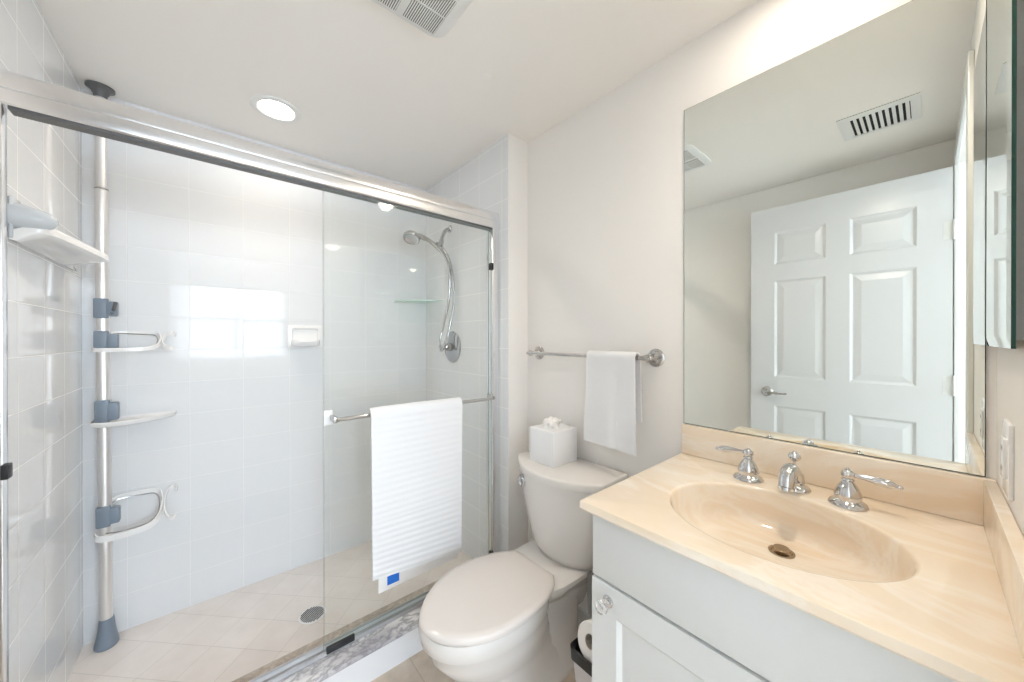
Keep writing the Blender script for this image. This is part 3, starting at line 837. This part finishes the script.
b = BM()
tube(b, spline([(1.078, 1.930, 1.842), (1.098, 1.905, 1.79), (1.105, 1.882, 1.72), (1.105, 1.892, 1.55), (1.088, 1.925, 1.40), (1.070, 1.937, 1.31), (1.064, 1.925, 1.245), (1.064, 1.892, 1.25), (1.085, 1.868, 1.34), (1.118, 1.858, 1.52), (1.112, 1.862, 1.70), (1.098, 1.885, 1.80), (1.084, 1.925, 1.86), (1.078, 1.935, 1.89)]), .0075, n=12)
obj('hose', b, M['shchrome'], sh)
vl = empty('shower_valve', (XS, 1.915, 1.26), 'round chrome shower valve plate with lever below the hand shower', 'shower valve')
b = BM(); lathe(b, [(0, 0), (.094, 0), (.096, .004), (.088, .009), (.05, .013), (.03, .018), (0, .018)], (XS, 1.915, 1.26), (-1, 0, 0), n=48); obj('escutcheon', b, M['shchrome'], vl, angle=50)
b = BM()
lathe(b, [(0, 0), (.026, 0), (.024, .030), (.018, .042), (0, .044)], (XS-.016, 1.915, 1.26), (-1, 0, 0), n=24)
tube(b, spline([(XS-.048, 1.915, 1.26), (XS-.056, 1.935, 1.258), (XS-.060, 1.965, 1.256), (XS-.058, 1.985, 1.258)]), [.010]*8+[.008]*8+[.0075]*8+[.004], n=12)
obj('lever', b, M['shchrome'], vl)

# glass corner shelf
cs = empty('corner_shelf', (XS, YB, 1.555), 'quarter-round glass corner shelf in the far right corner of the shower', 'shelf')
b = BM()
n = 20; top = [Vector((XS-.001, YB-.001, 0))]+[Vector((XS-.001-.225*math.cos(PI/2*k/n), YB-.001-.225*math.sin(PI/2*k/n), 0)) for k in range(n+1)]
vr = loft(b, [[p+Vector((0, 0, z)) for p in top] for z in (1.552, 1.561)])
for f in b.faces:
    f.normal_update(); f.material_index = 0 if abs(f.normal.z) > .5 else 1
obj('glass_shelf', b, [M['shelf_glass'], M['shelf_edge']], cs)
# ceramic soap dish on the back wall
b = BM()
def rrxz(x0, x1, z0, z1, y, r=.012, n=4):
    out = []
    for cx, cz, a0 in ((x1-r, z1-r, 0), (x0+r, z1-r, PI/2), (x0+r, z0+r, PI), (x1-r, z0+r, 1.5*PI)):
        for k in range(n+1):
            a = a0+PI/2*k/n; out.append(Vector((cx+r*math.cos(a), y, cz+r*math.sin(a))))
    return out
sdo = empty('soap_dish', (.405, YB, 1.257), 'white ceramic soap dish set in the back wall tiles', 'soap dish')
loft(b, [rrxz(.318, .492, 1.257, 1.388, YB-.0005), rrxz(.318, .492, 1.257, 1.388, YB-.008), rrxz(.324, .486, 1.263, 1.382, YB-.012), rrxz(.340, .470, 1.285, 1.370, YB-.012), rrxz(.346, .464, 1.290, 1.364, YB-.002)])
obj('back_plate', b, M['ceramic'], sdo)
b = BM()
sec = [(0, 1.265), (-.03, 1.268), (-.055, 1.280), (-.062, 1.296), (-.058, 1.300), (-.050, 1.292), (-.03, 1.286), (0, 1.285)]
n = 14; rings = []
for k in range(n+1):
    u = -1+2*k/n; s = (1-abs(u)**3)**.5 if abs(u) < 1 else .12; s = max(s, .2)
    rings.append([Vector((.405+.07*u, YB-.010+y*s, z+.006*abs(u)**3)) for y, z in sec])
loft(b, rings); obj('tray', b, M['ceramic'], sdo, angle=60)
b = BM()
for k in (-1, 0, 1): box(b, (.405+k*.022-.007, YB-.062, 1.2835), (.405+k*.022+.007, YB-.020, 1.2875), .0015)
obj('drain_ribs', b, M['nickel'], sdo)

# ---------------------------------------------------------------- tension pole caddy
PX, PY = -.332, 2.212
TX = -.345
po = empty('shower_pole_caddy', (PX, PY, ZS), 'floor to ceiling aluminium tension pole with caddy holders in the left shower corner', 'shower caddy')
def px(z): return PX+(TX-PX)*(z-ZS)/(ZC-ZS)
def seg_(z0, z1, r): return [(px(z0), PY, z0), (px(z1), PY, z1)]
b = BM(); tube(b, seg_(.13, 1.93, 0), .0195, n=24)
obj('pole', b, M['satin'], po)
b = BM(); tube(b, seg_(1.93, ZC-.045, 0), .0165, n=24); obj('upper_pole', b, M['satin'], po)
b = BM(); lathe(b, [(.0165, 0), (.0205, 0), (.0205, .007), (.0165, .009)], (px(1.927), PY, 1.925), n=24); obj('collar', b, M['nickel'], po)
b = BM(); lathe(b, [(0, 0), (.036, 0), (.039, .006), (.038, .02), (.032, .045), (.027, .075), (.0245, .105), (.022, .115), (0, .115)], (PX, PY, ZS), n=28, sx=1.05, sy_=.92); obj('foot', b, M['greyplastic'], po, label='blue grey rubber foot')
b = BM(); lathe(b, [(0, 0), (.019, 0), (.021, .012), (.030, .028), (.042, .036), (.042, .043), (0, .043)], (TX, PY, ZC-.044), n=28); obj('top_cap', b, M['darkcap'], po, label='dark flared cap against the ceiling')
def clamp(z0, z1):
    b = BM(); x = px(z0)
    box(b, (x-.0235, PY-.026, z0), (x+.018, PY+.026, z1), .005)
    box(b, (x+.012, PY-.030, z0+.010), (x+.044, PY+.008, z1-.012), .006)
    return obj('clamp', b, M['greyplastic'], po)
k1 = clamp(1.396, 1.478)
b = BM()
x = px(1.43)
tube(b, spline([(x+.036, PY-.028, 1.436), (x+.036, PY-.045, 1.430), (x+.040, PY-.056, 1.442), (x+.044, PY-.054, 1.462)]), .006, n=10)
lathe(b, [(0, 0), (.006, 0), (.006, .003), (0, .004)], (x+.030, PY-.030, 1.416), (0, -1, 0), n=14)
obj('hook', b, M['darkcap'], k1)
def basket(z0, z1, tilt=0.0, wide=.008):
    k = clamp(z0, z1); x = px(z0); zc = (z0+z1)/2
    def q(dx, dy, dz): return (x+dx, PY+dy, zc+dz+tilt*dy)
    b = BM()
    tube(b, spline([q(.005, .020, .024), q(.03, .040, .033), q(.09, .046, .034), q(.148, .040, .033), q(.168, .012, .014), (q(.166, -.03, -.016)), q(.140, -.066, -.032), q(.08, -.078, -.036), q(.0, -.075, -.037), q(-.022, -.05, -.034)]), 0, flat=((0, 0, 1), wide, .0022))
    obj('band', b, M['whiteplastic'], k)
    b = BM()
    tube(b, spline([q(.212, .030, .020), q(.214, .043, .030), q(.203, .050, .035), q(.187, .040, .028), q(.178, .012, .010), q(.178, -.025, -.014), q(.190, -.050, -.030), q(.205, -.056, -.034), q(.214, -.046, -.029)]), 0, flat=((0, 0, 1), .007, .0022))
    obj('end_hook', b, M['whiteplastic'], k)
    b = BM()
    tube(b, spline([q(.005, .015, .020), q(.03, .036, .030), q(.10, .040, .028), q(.150, .030, .022), q(.158, -.02, -.014), q(.13, -.055, -.028), q(.06, -.065, -.03), q(.01, -.06, -.03)]), .0028, n=8)
    obj('wire', b, M['nickel'], k)
basket(1.263, 1.345)
k3 = clamp(.965, 1.060)
b = BM()
x = px(1.0)
out = [(x-.026, PY-.075), (x+.03, PY-.100), (x+.10, PY-.085), (x+.17, PY-.03), (x+.215, PY+.03), (x+.20, PY+.05), (x+.10, PY+.045), (x-.02, PY+.03)]
op = spline([Vector((a, c, 0)) for a, c in out]+[Vector((out[0][0], out[0][1], 0))], 4)[:-1]
def oring(s, z): 
    c = Vector((x+.08, PY-.02, 0)); return [Vector((c.x+(p.x-c.x)*s, c.y+(p.y-c.y)*s, z)) for p in op]
loft(b, [oring(.90, .958), oring(.97, .962), oring(1.0, .978), oring(.985, .979), oring(.955, .966), oring(.88, .963)])
obj('tray', b, M['whiteplastic'], k3, angle=50)
basket(.536, .622, tilt=.42, wide=.012)

# white shelf on the left tile wall
ws = empty('shower_shelf', (XL, 1.85, 1.578), 'long white shelf with rounded end mounted on the left shower wall', 'shelf')
edge = [(-.372, 1.572), (-.345, 1.58), (-.332, 1.62), (-.318, 1.72), (-.304, 1.83), (-.291, 1.94), (-.288, 1.968), (-.297, 1.985), (-.325, 2.00), (-.355, 2.03), (-.380, 2.09), (-.395, 2.14)]
b = BM(); rings = []
for p in spline([Vector((a, c, 0)) for a, c in edge], 4):
    xo, y = p.x, p.y; yi = 1.572+(y-1.572)*1.0
    rings.append([Vector(q) for q in [(XL+.0005, yi, 1.576), (XL+.012, yi, 1.573), (xo-.012, y, 1.594), (xo, y, 1.602), (xo, y, 1.620), (xo-.003, y, 1.624), (xo-.008, y, 1.622), (xo-.010, y, 1.612), (XL+.0005, yi, 1.600)]])
loft(b, rings); obj('tray', b, M['ceramic'], ws, angle=40)
b = BM()
lathe(b, [(0, .0), (.036, .0), (.035, .015), (.031, .036), (.026, .056), (.019, .070), (.010, .078), (0, .080)], (XL+.001, 1.590, 1.642), (1, -.1, -.08), n=28)
box(b, (XL+.0005, 1.565, 1.580), (XL+.008, 1.625, 1.690), .003)
obj('end_bracket', b, M['palegrey'], ws, angle=60, label='pale grey rounded end bracket')

# ---------------------------------------------------------------- ceiling fittings
def downlight(x, y, label, k, tilt):
    t = empty('downlight', (x, y, ZC), label, 'ceiling light', 'recessed downlights')
    b = BM(); lathe(b, [(.066, .0), (.066, -.002), (.072, -.006), (.090, -.0055), (.096, -.003), (.097, 0)], (x, y, ZC), n=48, caps=False)
    obj('trim_ring', b, M['ventwhite'], t)
    b = BM(); lathe(b, [(0, -.0005), (.066, -.0005), (.064, -.0025), (0, -.003)], (x, y, ZC), n=40, caps=False)
    obj('lens', b, M['lens'], t, label='glowing round lens')
    ld = bpy.data.lights.new('bulb', 'SPOT'); ld.energy = BULB*k; ld.color = (1.0, 0.885, 0.75)
    ld.spot_size = math.radians(140); ld.spot_blend = 0.9; ld.shadow_soft_size = 0.03
    lo = bpy.data.objects.new('bulb', ld); C.objects.link(lo); lo.parent = t; lo.location = (0, 0, -.012); lo.rotation_euler = tilt
downlight(.228, 1.911, 'lit recessed ceiling light over the shower', .55, (math.radians(-20), 0, 0))
downlight(1.04, .212, 'lit recessed ceiling light over the vanity, reflected in the shower glass', .68, (math.radians(8), math.radians(25), 0))

vt = empty('ceiling_vent', (.143, .154, ZC), 'white air supply register in the ceiling seen in the mirror', 'vent')
b = BM()
x0, x1, y0, y1 = .013, .275, .022, .286
for a, c in (((x0, y0), (.036, y1)), ((.235, y0), (x1, y1)), ((.036, y0), (.235, .052)), ((.036, .252), (.235, y1))):
    box(b, (a[0], a[1], ZC-.006), (c[0], c[1], ZC), 0)
obj('frame', b, M['ventwhite'], vt)
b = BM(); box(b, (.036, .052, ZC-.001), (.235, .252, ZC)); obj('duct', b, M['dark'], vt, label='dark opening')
for k in range(10):
    y = .055+.2*k/9.6
    b = BM(); rot = [Vector((0, y, ZC-.0058)), Vector((0, y+.012, ZC-.0035)), Vector((0, y+.012, ZC-.0025)), Vector((0, y, ZC-.0048))]
    loft(b, [[p+Vector((xx, 0, 0)) for p in rot] for xx in (.036, .235)]); obj('blade', b, M['ventwhite'], vt)

ef = empty('exhaust_fan', (.452, .955, ZC), 'white exhaust fan cover with fine louvres in the ceiling', 'exhaust fan')
fx0, fx1, fy0, fy1 = .290, .610, .818, 1.100
b = BM()
loft(b, [rr(fx0, fx1, fy0, fy1, ZC, .045, 8), rr(fx0, fx1, fy0, fy1, ZC-.006, .045, 8), rr(fx0+.02, fx1-.02, fy0+.02, fy1-.02, ZC-.014, .035, 8)], False, True)
obj('cover', b, M['ventwhite'], ef)
for xa, xb in ((.335, .440), (.464, .572)):
    b = BM(); box(b, (xa, .852, ZC-.0150), (xb, 1.078, ZC-.0138)); g_ = obj('grille', b, M['slotgrey'], ef, label='dark grille')
    b = BM(); n = 16
    for k in range(n):
        xx = xa+(xb-xa)*(k+.5)/n
        box(b, (xx-.0019, .852, ZC-.017), (xx+.0015, 1.078, ZC-.0149))
    for yy in (.925, 1.0): box(b, (xa, yy-.002, ZC-.0172), (xb, yy+.002, ZC-.0149))
    obj('louvres', b, M['ventwhite'], g_)

dc = BM(); lathe(dc, [(0, -.0012), (.016, -.0012), (.019, -.0005), (.019, 0)], (.835, 1.134, ZC), n=28, caps=False)
tagit(obj('cover_disc', dc, M['ceiling']), 'small round painted cover disc on the ceiling', 'cover disc')
